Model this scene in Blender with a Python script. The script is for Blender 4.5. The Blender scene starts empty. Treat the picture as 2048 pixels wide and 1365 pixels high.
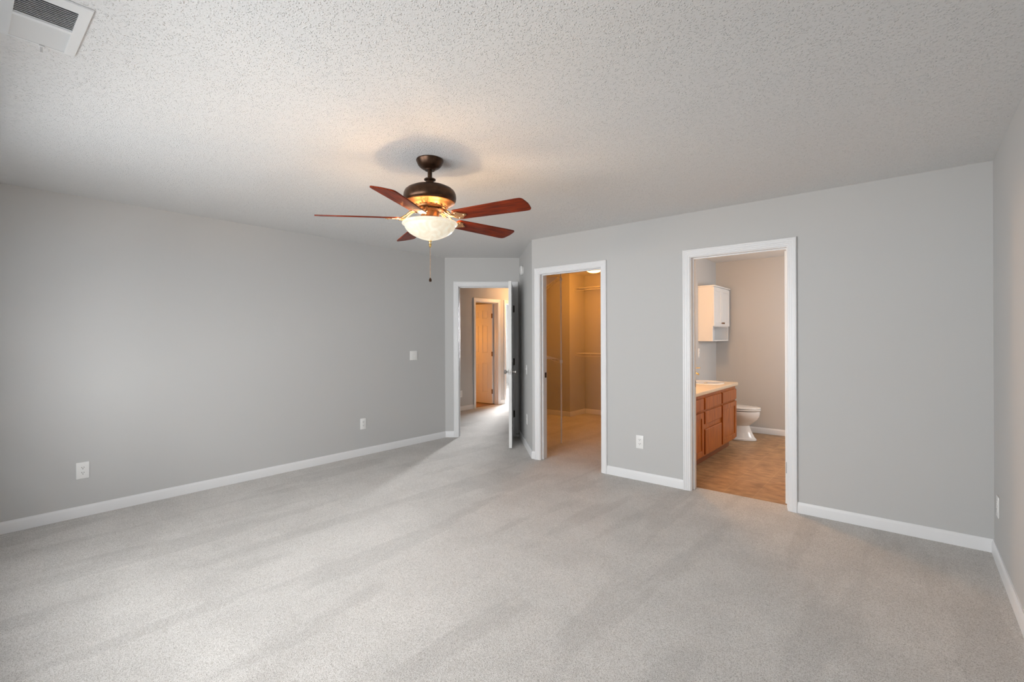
import bpy, bmesh, math, random
from mathutils import Matrix, Vector

random.seed(7)
R = math.radians
scene = bpy.context.scene
COL = scene.collection

# ------------------------------------------------------------------ camera
EYE = 1.3502
cam_data = bpy.data.cameras.new('camera')
cam = bpy.data.objects.new('camera', cam_data)
COL.objects.link(cam)
cam_data.sensor_width = 36.0
cam_data.sensor_fit = 'HORIZONTAL'
cam_data.lens = 36.0 * 945.38 / 2048.0
cam_data.shift_y = -(682.5 - 675.58) / 2048.0
cam_data.clip_start = 0.02
cam.matrix_world = (Matrix.Translation((0, 0, EYE)) @ Matrix.Rotation(R(40.112), 4, 'Z')
                    @ Matrix.Rotation(R(90), 4, 'X') @ Matrix.Rotation(R(-0.2286), 4, 'Z'))
scene.camera = cam

# ------------------------------------------------------------------ world, exposure
world = bpy.data.worlds.new('world')
scene.world = world
world.use_nodes = True
wb = world.node_tree.nodes['Background']
wb.inputs[0].default_value = (0.80, 0.90, 1.0, 1)
wb.inputs[1].default_value = 1.0
vs = scene.view_settings
vs.view_transform = 'Standard'
vs.look = 'None'
vs.gamma = 1
vs.use_curve_mapping = False
vs.exposure = 0.0

# ------------------------------------------------------------------ big lights
def area_light(name, loc, look, sx, sy, power, color, spread=180):
    ld = bpy.data.lights.new(name, 'AREA')
    ld.shape = 'RECTANGLE'; ld.size = sx; ld.size_y = sy
    ld.energy = power; ld.color = color; ld.spread = R(spread)
    o = bpy.data.objects.new(name, ld); COL.objects.link(o)
    o.location = loc
    o.rotation_euler = (Vector(look) - Vector(loc)).to_track_quat('-Z', 'Y').to_euler()
    return o

def point_light(name, loc, power, color, radius=0.04):
    ld = bpy.data.lights.new(name, 'POINT')
    ld.energy = power; ld.color = color; ld.shadow_soft_size = radius
    o = bpy.data.objects.new(name, ld); COL.objects.link(o)
    o.location = loc
    return o

# daylight through the two windows in the wall behind the camera
area_light('window_daylight', (-2.6, -2.0, 1.66), (-2.8, 3.0, 1.10), 6.0, 2.8, 655, (0.985, 0.995, 1.0))
# daylight through the window of the room at the far end of the hall
area_light('hall_daylight', (-7.75, 10.75, 1.7), (-5.6, 6.2, 0.0), 1.5, 1.6, 290, (0.98, 0.99, 1.0), 60)
# warm bulbs in the bathroom, in the room behind the panel door and in the hall
point_light('bathroom_bulb', (-1.95, 4.95, 2.02), 38, (1.0, 0.54, 0.23), 0.10)
area_light('bathroom_daylight', (0.62, 6.1, 1.6), (-2.2, 6.3, 1.3), 1.1, 1.2, 32, (0.93, 0.97, 1.0))
point_light('side_room_bulb', (-7.70, 5.75, 1.35), 36, (1.0, 0.36, 0.05), 0.08)
point_light('hall_bulb', (-5.70, 7.6, 2.2), 27, (1.0, 0.50, 0.19), 0.08)

# ------------------------------------------------------------------ materials
def new_mat(name):
    m = bpy.data.materials.new(name); m.use_nodes = True
    nt = m.node_tree
    return m, nt, nt.nodes['Principled BSDF']

def simple(name, col, rough=0.5, metal=0.0, noise=0.0, nscale=8.0, bump=0.0, bscale=60.0, spec=0.5, coat=0.0):
    m, nt, p = new_mat(name)
    p.inputs['Base Color'].default_value = (*col, 1)
    p.inputs['Roughness'].default_value = rough
    p.inputs['Metallic'].default_value = metal
    p.inputs['Specular IOR Level'].default_value = spec
    p.inputs['Coat Weight'].default_value = coat
    tc = nt.nodes.new('ShaderNodeTexCoord')
    if noise > 0:
        n = nt.nodes.new('ShaderNodeTexNoise'); n.inputs['Scale'].default_value = nscale
        n.inputs['Detail'].default_value = 4
        nt.links.new(tc.outputs['Object'], n.inputs['Vector'])
        r = nt.nodes.new('ShaderNodeValToRGB')
        r.color_ramp.elements[0].position = 0.3; r.color_ramp.elements[1].position = 0.7
        r.color_ramp.elements[0].color = (*[c * (1 - noise) for c in col], 1)
        r.color_ramp.elements[1].color = (*[min(1, c * (1 + noise)) for c in col], 1)
        nt.links.new(n.outputs['Fac'], r.inputs[0]); nt.links.new(r.outputs[0], p.inputs['Base Color'])
    if bump > 0:
        n2 = nt.nodes.new('ShaderNodeTexNoise'); n2.inputs['Scale'].default_value = bscale
        n2.inputs['Detail'].default_value = 3
        nt.links.new(tc.outputs['Object'], n2.inputs['Vector'])
        b = nt.nodes.new('ShaderNodeBump'); b.inputs['Strength'].default_value = bump
        b.inputs['Distance'].default_value = 0.002
        nt.links.new(n2.outputs['Fac'], b.inputs['Height']); nt.links.new(b.outputs[0], p.inputs['Normal'])
    return m

def emissive(name, col, emit, strength, rough=0.3):
    m, nt, p = new_mat(name)
    p.inputs['Base Color'].default_value = (*col, 1)
    p.inputs['Roughness'].default_value = rough
    p.inputs['Emission Color'].default_value = (*emit, 1)
    p.inputs['Emission Strength'].default_value = strength
    return m

def popcorn_mat():
    m, nt, p = new_mat('popcorn_ceiling')
    N, L = nt.nodes.new, nt.links.new
    p.inputs['Base Color'].default_value = (0.75, 0.75, 0.745, 1)
    p.inputs['Roughness'].default_value = 0.95
    p.inputs['Specular IOR Level'].default_value = 0.1
    tc = N('ShaderNodeTexCoord')
    # warp so that the blobs are irregular
    wn = N('ShaderNodeTexNoise'); wn.inputs['Scale'].default_value = 55
    L(tc.outputs['Object'], wn.inputs['Vector'])
    wm = N('ShaderNodeMix'); wm.data_type = 'VECTOR'; wm.inputs[0].default_value = 0.012
    L(tc.outputs['Object'], wm.inputs[4]); L(wn.outputs['Color'], wm.inputs[5])
    v = N('ShaderNodeTexVoronoi'); v.inputs['Scale'].default_value = 135
    L(wm.outputs[1], v.inputs['Vector'])
    mr = N('ShaderNodeMapRange'); mr.interpolation_type = 'SMOOTHSTEP'
    mr.inputs[1].default_value = 0.12; mr.inputs[2].default_value = 0.55
    mr.inputs[3].default_value = 1; mr.inputs[4].default_value = 0
    L(v.outputs['Distance'], mr.inputs[0])
    # each blob its own height
    sep = N('ShaderNodeSeparateColor'); L(v.outputs['Color'], sep.inputs[0])
    pw = N('ShaderNodeMath'); pw.operation = 'POWER'; pw.inputs[1].default_value = 1.6
    L(sep.outputs[0], pw.inputs[0])
    mul = N('ShaderNodeMath'); mul.operation = 'MULTIPLY'
    L(mr.outputs[0], mul.inputs[0]); L(pw.outputs[0], mul.inputs[1])
    n2 = N('ShaderNodeTexNoise'); n2.inputs['Scale'].default_value = 160; n2.inputs['Detail'].default_value = 3
    L(tc.outputs['Object'], n2.inputs['Vector'])
    m2 = N('ShaderNodeMath'); m2.operation = 'MULTIPLY_ADD'; m2.inputs[1].default_value = 0.35
    L(n2.outputs['Fac'], m2.inputs[0]); L(mul.outputs[0], m2.inputs[2])
    b = N('ShaderNodeBump'); b.inputs['Strength'].default_value = 0.85; b.inputs['Distance'].default_value = 0.004
    b.invert = False
    L(m2.outputs[0], b.inputs['Height']); L(b.outputs[0], p.inputs['Normal'])
    return m

def carpet_mat():
    m, nt, p = new_mat('carpet')
    N, L = nt.nodes.new, nt.links.new
    p.inputs['Roughness'].default_value = 1.0
    p.inputs['Specular IOR Level'].default_value = 0.05
    p.inputs['Sheen Weight'].default_value = 0.15
    tc = N('ShaderNodeTexCoord')
    v = N('ShaderNodeTexVoronoi'); v.inputs['Scale'].default_value = 400
    L(tc.outputs['Object'], v.inputs['Vector'])
    sep = N('ShaderNodeSeparateColor'); L(v.outputs['Color'], sep.inputs[0])
    ramp = N('ShaderNodeValToRGB')
    e = ramp.color_ramp.elements
    e[0].position = 0.0; e[0].color = (0.32, 0.30, 0.275, 1)
    e[1].position = 1.0; e[1].color = (0.76, 0.74, 0.715, 1)
    k = ramp.color_ramp.elements.new(0.16); k.color = (0.50, 0.475, 0.445, 1)
    k = ramp.color_ramp.elements.new(0.5); k.color = (0.645, 0.62, 0.595, 1)
    L(sep.outputs[0], ramp.inputs[0])
    # tufts leaning together: soft mottling
    n1 = N('ShaderNodeTexNoise'); n1.inputs['Scale'].default_value = 2.3; n1.inputs['Detail'].default_value = 6
    n1.inputs['Roughness'].default_value = 0.62
    L(tc.outputs['Object'], n1.inputs['Vector'])
    # strokes of the vacuum cleaner along the length of the room
    mp = N('ShaderNodeMapping'); mp.inputs['Scale'].default_value = (3.6, 0.55, 1)
    mp.inputs['Rotation'].default_value = (0, 0, R(-4))
    L(tc.outputs['Object'], mp.inputs[0])
    n2 = N('ShaderNodeTexNoise'); n2.inputs['Scale'].default_value = 1.0; n2.inputs['Detail'].default_value = 3
    n2.inputs['Distortion'].default_value = 0.15
    L(mp.outputs[0], n2.inputs['Vector'])
    r2 = N('ShaderNodeMapRange'); r2.interpolation_type = 'SMOOTHSTEP'
    r2.inputs[1].default_value = 0.40; r2.inputs[2].default_value = 0.475
    r2.inputs[3].default_value = 0.90; r2.inputs[4].default_value = 0.99
    L(n2.outputs['Fac'], r2.inputs[0])
    r1 = N('ShaderNodeMapRange')
    r1.inputs[1].default_value = 0.32; r1.inputs[2].default_value = 0.68
    r1.inputs[3].default_value = 0.90; r1.inputs[4].default_value = 1.06
    L(n1.outputs['Fac'], r1.inputs[0])
    mm = N('ShaderNodeMath'); mm.operation = 'MULTIPLY'
    L(r1.outputs[0], mm.inputs[0]); L(r2.outputs[0], mm.inputs[1])
    vm = N('ShaderNodeVectorMath'); vm.operation = 'SCALE'
    L(ramp.outputs[0], vm.inputs[0]); L(mm.outputs[0], vm.inputs['Scale'])
    L(vm.outputs[0], p.inputs['Base Color'])
    nb = N('ShaderNodeTexNoise'); nb.inputs['Scale'].default_value = 250; nb.inputs['Detail'].default_value = 4
    L(tc.outputs['Object'], nb.inputs['Vector'])
    ad = N('ShaderNodeMath'); ad.operation = 'MULTIPLY_ADD'; ad.inputs[1].default_value = -0.8
    L(v.outputs['Distance'], ad.inputs[0]); L(nb.outputs['Fac'], ad.inputs[2])
    b = N('ShaderNodeBump'); b.inputs['Strength'].default_value = 0.6; b.inputs['Distance'].default_value = 0.003
    L(ad.outputs[0], b.inputs['Height']); L(b.outputs[0], p.inputs['Normal'])
    return m

def vinyl_mat():
    m, nt, p = new_mat('vinyl_tile')
    N, L = nt.nodes.new, nt.links.new
    p.inputs['Roughness'].default_value = 0.42
    tc = N('ShaderNodeTexCoord')
    br = N('ShaderNodeTexBrick'); br.offset = 0.0; br.squash = 1.0
    br.inputs['Scale'].default_value = 1.0
    br.inputs['Brick Width'].default_value = 0.235; br.inputs['Row Height'].default_value = 0.235
    br.inputs['Mortar Size'].default_value = 0.0022
    br.inputs['Mortar Smooth'].default_value = 0.3
    br.inputs['Color1'].default_value = (0.44, 0.265, 0.13, 1)
    br.inputs['Color2'].default_value = (0.39, 0.23, 0.115, 1)
    br.inputs['Mortar'].default_value = (0.50, 0.32, 0.17, 1)
    mp = N('ShaderNodeMapping'); mp.inputs['Location'].default_value = (0.075, 0.1, 0)
    L(tc.outputs['Object'], mp.inputs[0]); L(mp.outputs[0], br.inputs['Vector'])
    n = N('ShaderNodeTexNoise'); n.inputs['Scale'].default_value = 9; n.inputs['Detail'].default_value = 6
    st = N('ShaderNodeMapping'); st.inputs['Scale'].default_value = (1.0, 1.7, 1)
    L(tc.outputs['Object'], st.inputs[0]); L(st.outputs[0], n.inputs['Vector'])
    mr = N('ShaderNodeMapRange'); mr.inputs[1].default_value = 0.3; mr.inputs[2].default_value = 0.7
    mr.inputs[3].default_value = 0.68; mr.inputs[4].default_value = 1.28
    L(n.outputs['Fac'], mr.inputs[0])
    vm = N('ShaderNodeVectorMath'); vm.operation = 'SCALE'
    L(br.outputs['Color'], vm.inputs[0]); L(mr.outputs[0], vm.inputs['Scale'])
    L(vm.outputs[0], p.inputs['Base Color'])
    return m

def wood_mat(name, dark, light, scale=(1.5, 14, 14), rough=0.35, coat=0.3, rot=(0, 0, 0), spec=0.5, coat_rough=0.2):
    m, nt, p = new_mat(name)
    N, L = nt.nodes.new, nt.links.new
    p.inputs['Roughness'].default_value = rough
    p.inputs['Coat Weight'].default_value = coat
    p.inputs['Coat Roughness'].default_value = coat_rough
    p.inputs['Specular IOR Level'].default_value = spec
    tc = N('ShaderNodeTexCoord')
    mp = N('ShaderNodeMapping'); mp.inputs['Scale'].default_value = scale; mp.inputs['Rotation'].default_value = rot
    L(tc.outputs['Object'], mp.inputs[0])
    n = N('ShaderNodeTexNoise'); n.inputs['Scale'].default_value = 3; n.inputs['Detail'].default_value = 6
    n.inputs['Distortion'].default_value = 0.6
    L(mp.outputs[0], n.inputs['Vector'])
    r = N('ShaderNodeValToRGB'); r.color_ramp.elements[0].position = 0.3; r.color_ramp.elements[1].position = 0.72
    r.color_ramp.elements[0].color = (*dark, 1); r.color_ramp.elements[1].color = (*light, 1)
    L(n.outputs['Fac'], r.inputs[0]); L(r.outputs[0], p.inputs['Base Color'])
    return m

M = dict(
    wall=simple('grey_wall_paint', (0.56, 0.56, 0.555), 0.75, bump=0.12, bscale=220, spec=0.2),
    trim=simple('white_trim_paint', (0.81, 0.815, 0.825), 0.35, bump=0.03, bscale=40),
    door=simple('white_door_paint', (0.82, 0.82, 0.81), 0.4, bump=0.03, bscale=80),
    plate=simple('white_plastic', (0.86, 0.86, 0.85), 0.3, bump=0.02),
    slot=simple('dark_slot', (0.02, 0.02, 0.02), 0.6, bump=0.02),
    popcorn=popcorn_mat(), carpet=carpet_mat(), vinyl=vinyl_mat(),
    woodfloor=wood_mat('brown_wood_floor', (0.16, 0.06, 0.02), (0.30, 0.13, 0.05)),
    bronze=simple('oil_rubbed_bronze', (0.060, 0.030, 0.016), 0.34, 0.75, noise=0.35, nscale=30),
    bronze_lit=simple('glow_tinted_bronze', (0.30, 0.14, 0.055), 0.36, 0.8, noise=0.3, nscale=25),  # same bronze made orange: the lamp's glow is put into the colour
    iron=simple('antique_bronze_iron', (0.42, 0.25, 0.13), 0.35, 0.8, noise=0.3, nscale=40),
    blade=wood_mat('cherry_blade', (0.055, 0.005, 0.001), (0.27, 0.030, 0.003), scale=(2.2, 22, 22), rough=0.5, coat=0.12, spec=0.10, coat_rough=0.12),
    cabinet=wood_mat('cherry_cabinet', (0.26, 0.055, 0.004), (0.48, 0.135, 0.010), scale=(9, 9, 1.3), rough=0.42, coat=0.15),
    toe=wood_mat('dark_toe_board', (0.16, 0.035, 0.008), (0.25, 0.06, 0.014), scale=(9, 2, 9)),
    laminate=simple('beige_laminate', (0.70, 0.56, 0.40), 0.35, noise=0.06, nscale=90),
    porcelain=simple('white_porcelain', (0.86, 0.83, 0.79), 0.12, bump=0.01, coat=0.4),
    gold=simple('polished_brass', (0.83, 0.60, 0.28), 0.2, 1.0, bump=0.02),
    nickel=simple('satin_nickel', (0.48, 0.46, 0.44), 0.28, 1.0, bump=0.03),
    hinge_dark=simple('bronze_hinge', (0.045, 0.035, 0.028), 0.45, 0.6, bump=0.05),
    hinge_brown=simple('brown_hinge', (0.20, 0.09, 0.03), 0.45, 0.6, bump=0.05),
    hinge_silver=simple('silver_hinge', (0.50, 0.50, 0.50), 0.35, 0.9, bump=0.03),
    wire=simple('white_coated_wire', (0.78, 0.77, 0.75), 0.4, bump=0.02),
    vent=simple('white_vent_metal', (0.80, 0.81, 0.81), 0.45, bump=0.02),
    duct=simple('duct_shade_black', (0.03, 0.033, 0.028), 0.8, bump=0.02),  # near black, the shade inside the duct painted as colour
    white_cab=simple('white_laminate', (0.84, 0.83, 0.82), 0.35, bump=0.02),
)
def glow_mat(name, warm, hot, lo, hi, veins):
    """Lit alabaster glass: gives off light, with faint veins in it."""
    m, nt, p = new_mat(name)
    N, L = nt.nodes.new, nt.links.new
    p.inputs['Base Color'].default_value = (0.45, 0.42, 0.36, 1)
    p.inputs['Roughness'].default_value = 0.25
    tc = N('ShaderNodeTexCoord')
    n = N('ShaderNodeTexNoise'); n.inputs['Scale'].default_value = veins; n.inputs['Detail'].default_value = 5
    n.inputs['Distortion'].default_value = 1.5
    L(tc.outputs['Object'], n.inputs['Vector'])
    r = N('ShaderNodeValToRGB'); r.color_ramp.elements[0].position = 0.3; r.color_ramp.elements[1].position = 0.65
    r.color_ramp.elements[0].color = (*warm, 1); r.color_ramp.elements[1].color = (*hot, 1)
    L(n.outputs['Fac'], r.inputs[0]); L(r.outputs[0], p.inputs['Emission Color'])
    mr = N('ShaderNodeMapRange'); mr.inputs[3].default_value = lo; mr.inputs[4].default_value = hi
    L(n.outputs['Fac'], mr.inputs[0]); L(mr.outputs[0], p.inputs['Emission Strength'])
    return m
M['bowl'] = glow_mat('lit_alabaster_glass', (1.0, 0.80, 0.52), (1.0, 0.93, 0.76), 0.40, 0.72, 14)
M['dome'] = glow_mat('lit_dome_glass', (1.0, 0.85, 0.58), (1.0, 0.92, 0.74), 1.3, 1.6, 10)

# ------------------------------------------------------------------ mesh helpers
class MB:
    def __init__(self): self.bm = bmesh.new()
    def _merge(self, tmp, mat=None):
        if mat is not None: bmesh.ops.transform(tmp, matrix=mat, verts=tmp.verts)
        me = bpy.data.meshes.new('tmp'); tmp.to_mesh(me); tmp.free()
        self.bm.from_mesh(me); bpy.data.meshes.remove(me)
        return self
    def box(self, x0, x1, y0, y1, z0, z1, bev=0.0, seg=1, mat=None):
        t = bmesh.new()
        bmesh.ops.create_cube(t, size=1)
        for v in t.verts:
            v.co = ((x0 + x1) / 2 + v.co.x * (x1 - x0), (y0 + y1) / 2 + v.co.y * (y1 - y0), (z0 + z1) / 2 + v.co.z * (z1 - z0))
        if bev > 0:
            bmesh.ops.bevel(t, geom=list(t.edges), offset=bev, segments=seg, affect='EDGES', profile=0.5)
        return self._merge(t, mat)
    def prism(self, pts, z0, z1, mat=None):
        t = bmesh.new()
        lo = [t.verts.new((x, y, z0)) for x, y in pts]; hi = [t.verts.new((x, y, z1)) for x, y in pts]
        n = len(pts)
        t.faces.new(lo[::-1]); t.faces.new(hi)
        for i in range(n): t.faces.new((lo[i], lo[(i + 1) % n], hi[(i + 1) % n], hi[i]))
        bmesh.ops.recalc_face_normals(t, faces=t.faces)
        return self._merge(t, mat)
    def lathe(self, prof, seg=48, mat=None, closed=False):
        t = bmesh.new()
        rings = []
        for r, z in prof:
            if r < 1e-6: rings.append([t.verts.new((0, 0, z))])
            else: rings.append([t.verts.new((r * math.cos(2 * math.pi * i / seg), r * math.sin(2 * math.pi * i / seg), z)) for i in range(seg)])
        prs = list(zip(rings, rings[1:])) + ([(rings[-1], rings[0])] if closed else [])
        for a, b in prs:
            for i in range(seg):
                j = (i + 1) % seg
                if len(a) == 1 and len(b) == 1: continue
                if len(a) == 1: t.faces.new((a[0], b[i], b[j]))
                elif len(b) == 1: t.faces.new((a[i], a[j], b[0]))
                else: t.faces.new((a[i], a[j], b[j], b[i]))
        bmesh.ops.recalc_face_normals(t, faces=t.faces)
        return self._merge(t, mat)
    def loft(self, rings, cap=True, mat=None):
        t = bmesh.new()
        rr = [[t.verts.new(p) for p in r] for r in rings]
        n = len(rr[0])
        for a, b in zip(rr, rr[1:]):
            for i in range(n): t.faces.new((a[i], a[(i + 1) % n], b[(i + 1) % n], b[i]))
        if cap: t.faces.new(rr[0][::-1]); t.faces.new(rr[-1])
        bmesh.ops.recalc_face_normals(t, faces=t.faces)
        return self._merge(t, mat)
    def tube(self, pts, r, seg=8, mat=None, flat=1.0):
        pts = [Vector(p) for p in pts]
        rs = r if isinstance(r, (list, tuple)) else [r] * len(pts)
        rings = []; up = None
        for i, p in enumerate(pts):
            d = (pts[min(i + 1, len(pts) - 1)] - pts[max(i - 1, 0)]).normalized()
            if up is None:
                up = Vector((0, 0, 1)) if abs(d.z) < 0.9 else Vector((1, 0, 0))
            a = d.cross(up).normalized(); b = a.cross(d).normalized(); up = b
            rings.append([p + (a * math.cos(2 * math.pi * k / seg) + b * flat * math.sin(2 * math.pi * k / seg)) * rs[i] for k in range(seg)])
        return self.loft(rings, mat=mat)
    def build(self, name, mat, parent=None, world=False, smooth=True):
        me = bpy.data.meshes.new(name)
        if parent is not None and world:
            bmesh.ops.translate(self.bm, vec=-Vector(parent.location), verts=self.bm.verts)
        bmesh.ops.recalc_face_normals(self.bm, faces=self.bm.faces)
        self.bm.to_mesh(me); self.bm.free()
        if smooth:
            me.shade_smooth(); me.set_sharp_from_angle(angle=R(34))
        o = bpy.data.objects.new(name, me); COL.objects.link(o)
        me.materials.append(mat)
        if parent is not None: o.parent = parent
        return o

def thing(name, label, cat, loc=(0, 0, 0), rz=0.0, group=None, kind=None):
    o = bpy.data.objects.new(name, None); COL.objects.link(o)
    o.location = loc; o.rotation_euler = (0, 0, rz); o.empty_display_size = 0.1
    return tag(o, label, cat, group, kind)
def tag(o, label, cat, group=None, kind=None):
    o['label'] = label; o['category'] = cat
    if group: o['group'] = group
    if kind: o['kind'] = kind
    return o
def struct(o, label=None):
    o['kind'] = 'structure'
    if label: o['label'] = label
    return o
def copy_tree(o, parent=None):
    c = o.copy(); COL.objects.link(c)
    if parent is not None: c.parent = parent
    for ch in list(o.children): copy_tree(ch, c)
    return c

# ------------------------------------------------------------------ plan of the rooms (metres, floor 0, ceiling 2.44)
H = 2.44; T = 0.115
XL, XR, YB, YF = -4.829, 0.3965, 4.1795, -0.36      # left wall, right wall, closet wall, window wall
P1 = Vector((XL, 4.321)); P2 = Vector((-4.085, 5.009)); P3 = Vector((-3.227, YB))
YD = 7.27                                            # far wall of closet and bathroom
XE = -2.19                                           # vanity wall of the bathroom
XH = -6.35                                           # far wall of the hall
DOOR_H = 2.045

def wall_boxes(mb, L, thick, openings, h=H):
    """Wall along local +x from 0 to L, its room face at y=0, body towards +y; openings (x0, x1, z0, z1)."""
    x = 0.0
    for a, b, z0, z1 in sorted(openings):
        if a > x: mb.box(x, a, 0, thick, 0, h)
        if z0 > 0: mb.box(a, b, 0, thick, 0, z0)
        if z1 < h: mb.box(a, b, 0, thick, z1, h)
        x = b
    if x < L: mb.box(x, L, 0, thick, 0, h)
    bmesh.ops.remove_doubles(mb.bm, verts=mb.bm.verts, dist=1e-5)

def frame2(A, B):
    """Local frame of a wall seen from the room: x from A to B, +y into the wall (away from the room)."""
    d = (Vector(B) - Vector(A)); L = d.length
    ang = math.atan2(d.y, d.x)
    return Matrix.Translation((A[0], A[1], 0)) @ Matrix.Rotation(ang, 4, 'Z'), L, ang

def make_wall(name, A, B, openings=(), thick=T, ext0=0.0, ext1=0.0, label=None):
    Mx, L, ang = frame2(A, B)
    mb = MB()
    ops = [(a + ext0, b + ext0, z0, z1) for a, b, z0, z1 in openings]
    wall_boxes(mb, L + ext0 + ext1, thick, ops)
    bmesh.ops.transform(mb.bm, matrix=Mx @ Matrix.Translation((-ext0, 0, 0)), verts=mb.bm.verts)
    return struct(mb.build(name, M['wall'], smooth=False), label)

# openings along each wall (clear opening inside the jambs)
CL0, CL1 = -3.113, -2.362          # closet doorway, x
BA0, BA1 = -1.468, -0.732          # bathroom doorway, x
EN0, EN1 = 0.186, 0.929            # bedroom doorway, along the angled wall
D20, D21 = 6.462, 7.092            # panel-door doorway in the hall, y
D30, D31 = 7.345, 8.10             # next doorway in the hall, y
J = 0.018                          # jamb board

make_wall('wall_left', (XL, YF), P1, ext0=T, label='long grey wall on the left of the bedroom')
make_wall('wall_entry', P1, P2, [(EN0 - J, EN1 + J, 0, DOOR_H + J)], label='angled grey wall holding the bedroom doorway')
make_wall('wall_back', (P3.x, YB), (XR, YB), [(CL0 - J - P3.x, CL1 + J - P3.x, 0, DOOR_H + J), (BA0 - J - P3.x, BA1 + J - P3.x, 0, DOOR_H + J)], ext1=T,
          label='grey wall with the closet and bathroom doorways')
make_wall('wall_right', (XR, YB), (XR, YF), ext1=T, label='grey wall at the right edge')
WINS = ((-3.70, -2.36), (-2.24, -0.90)); WZ0, WZ1 = 0.65, 2.0
make_wall('wall_front', (XR, YF), (XL, YF), [(XR - b, XR - a, WZ0, WZ1) for a, b in WINS], label='grey window wall behind the camera')
# short angled wall, going on as the wall between closet and hall
mb = MB(); mb.prism([(P3.x, P3.y), (P2.x, P2.y), (-5.72, 6.95), (-5.55, 6.78), (-3.147, 4.262)], 0, H)
struct(mb.build('wall_short', M['wall'], smooth=False), 'short angled grey wall beside the open bedroom door')
# closet and bathroom
mb = MB(); mb.prism([(-5.55, 6.78), (-4.43, 6.78), (-4.43, YD), (XR + T, YD), (XR + T, YD + T), (-5.0, YD + T), (-5.72, 6.95)], 0, H)
struct(mb.build('wall_far', M['wall'], smooth=False), 'far wall of closet and bathroom')
mb = MB(); mb.box(XE - T, XE, YB + T, YD, 0, H)
struct(mb.build('wall_bathroom', M['wall'], smooth=False), 'bathroom wall behind the vanity')
make_wall('wall_bathroom_right', (XR, YD), (XR, YB + T), [(0.65, 1.70, 1.0, 2.1)], label='bathroom wall with the frosted window')
# hall
make_wall('wall_hall', (XH, 3.0), (XH, 10.6), [(D20 - J - 3.0, D21 + J - 3.0, 0, DOOR_H + J), (D30 - J - 3.0, D31 + J - 3.0, 0, DOOR_H + J)],
          label='hall wall seen through the bedroom doorway')
for nm, b in (('wall_hall_near', (XH, XL - T, 2.9, 3.0)), ('wall_hall_right', (-5.10, -5.0, YD + T, 9.5)), ('wall_hall_far', (XH, -5.0, 9.5, 9.6)),
              ('wall_side_room_near', (-8.6, XH - T, 5.1, 5.2)), ('wall_side_room_far', (-8.6, XH - T, 7.16, 7.26)), ('wall_side_room_back', (-8.6, -8.5, 5.2, 7.16)),
              ('wall_end_room_back', (-9.6, -9.5, 7.26, 10.6)), ('wall_end_room_near', (-9.6, -8.6, 7.16, 7.26))):
    mb = MB(); mb.box(*b, 0, H); struct(mb.build(nm, M['wall'], smooth=False))
make_wall('wall_end_room_window', (-9.6, 10.6), (XH + T, 10.6), [(1.1, 2.6, 0.55, 2.15)])

# floors and ceiling
mb = MB(); mb.prism([(-9.7, -0.6), (0.6, -0.6), (0.6, YB + 0.125), (XE - T / 2, YB + 0.125), (XE - T / 2, YD + 0.2), (-4.8, YD + 0.2), (-4.8, 10.8), (-9.7, 10.8)], -0.05, 0.0)
struct(mb.build('floor', M['carpet'], smooth=False), 'pale grey beige cut pile carpet')
mb = MB(); mb.box(XE - T / 2, 0.6, YB + 0.125, YD + 0.2, -0.05, -0.003)
struct(mb.build('floor_bathroom', M['vinyl'], smooth=False), 'tan tile-pattern vinyl of the bathroom')
mb = MB(); mb.box(-8.5, XH - 0.06, 5.2, 7.16, 0.0, 0.004)
struct(mb.build('floor_side_room', M['woodfloor'], smooth=False), 'brown wood floor behind the panel door')
mb = MB(); mb.box(-9.7, 0.6, -0.6, 10.8, H, H + 0.06)
struct(mb.build('ceiling', M['popcorn'], smooth=False), 'white popcorn ceiling')

# window frames behind the camera
for i, (WX0, WX1) in enumerate(WINS):
    wn = thing('window_%d' % (i + 1), 'white double-hung window in the wall behind the camera', 'window', ((WX0 + WX1) / 2, YF, WZ0), kind='structure')
    mb = MB()
    for a, b, c, d in ((WX0, WX0 + .04, WZ0, WZ1), (WX1 - .04, WX1, WZ0, WZ1), (WX0, WX1, WZ0, WZ0 + .04), (WX0, WX1, WZ1 - .04, WZ1), (WX0, WX1, 1.33, 1.37)):
        mb.box(a, b, YF - .055, YF - .005, c, d, 0.004)
    mb.build('window_frame', M['trim'], wn, True)

# ------------------------------------------------------------------ trim
CASE = [(0, 0), (0, .008), (.005, .012), (.016, .012), (.019, .015), (.030, .015), (.033, .018), (.046, .018), (.050, .0215), (.058, .0215), (.0635, .017), (.0635, 0)]
def casing(mb, x0, x1, zt, mat, side=-1, scale=1.0, xscale=1.0):
    """Mitred casing round three sides of an opening; local wall frame, room side at -y."""
    rings = []
    corners = lambda w: [(x0 - w, 0.0), (x0 - w, zt + w), (x1 + w, zt + w), (x1 + w, 0.0)]
    for k in range(4):
        rings.append([])
        for w, dep in CASE:
            x, z = corners(w * scale)[k]
            rings[-1].append((x, side * dep, z))
    mb.loft(rings, cap=True, mat=mat)

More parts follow.
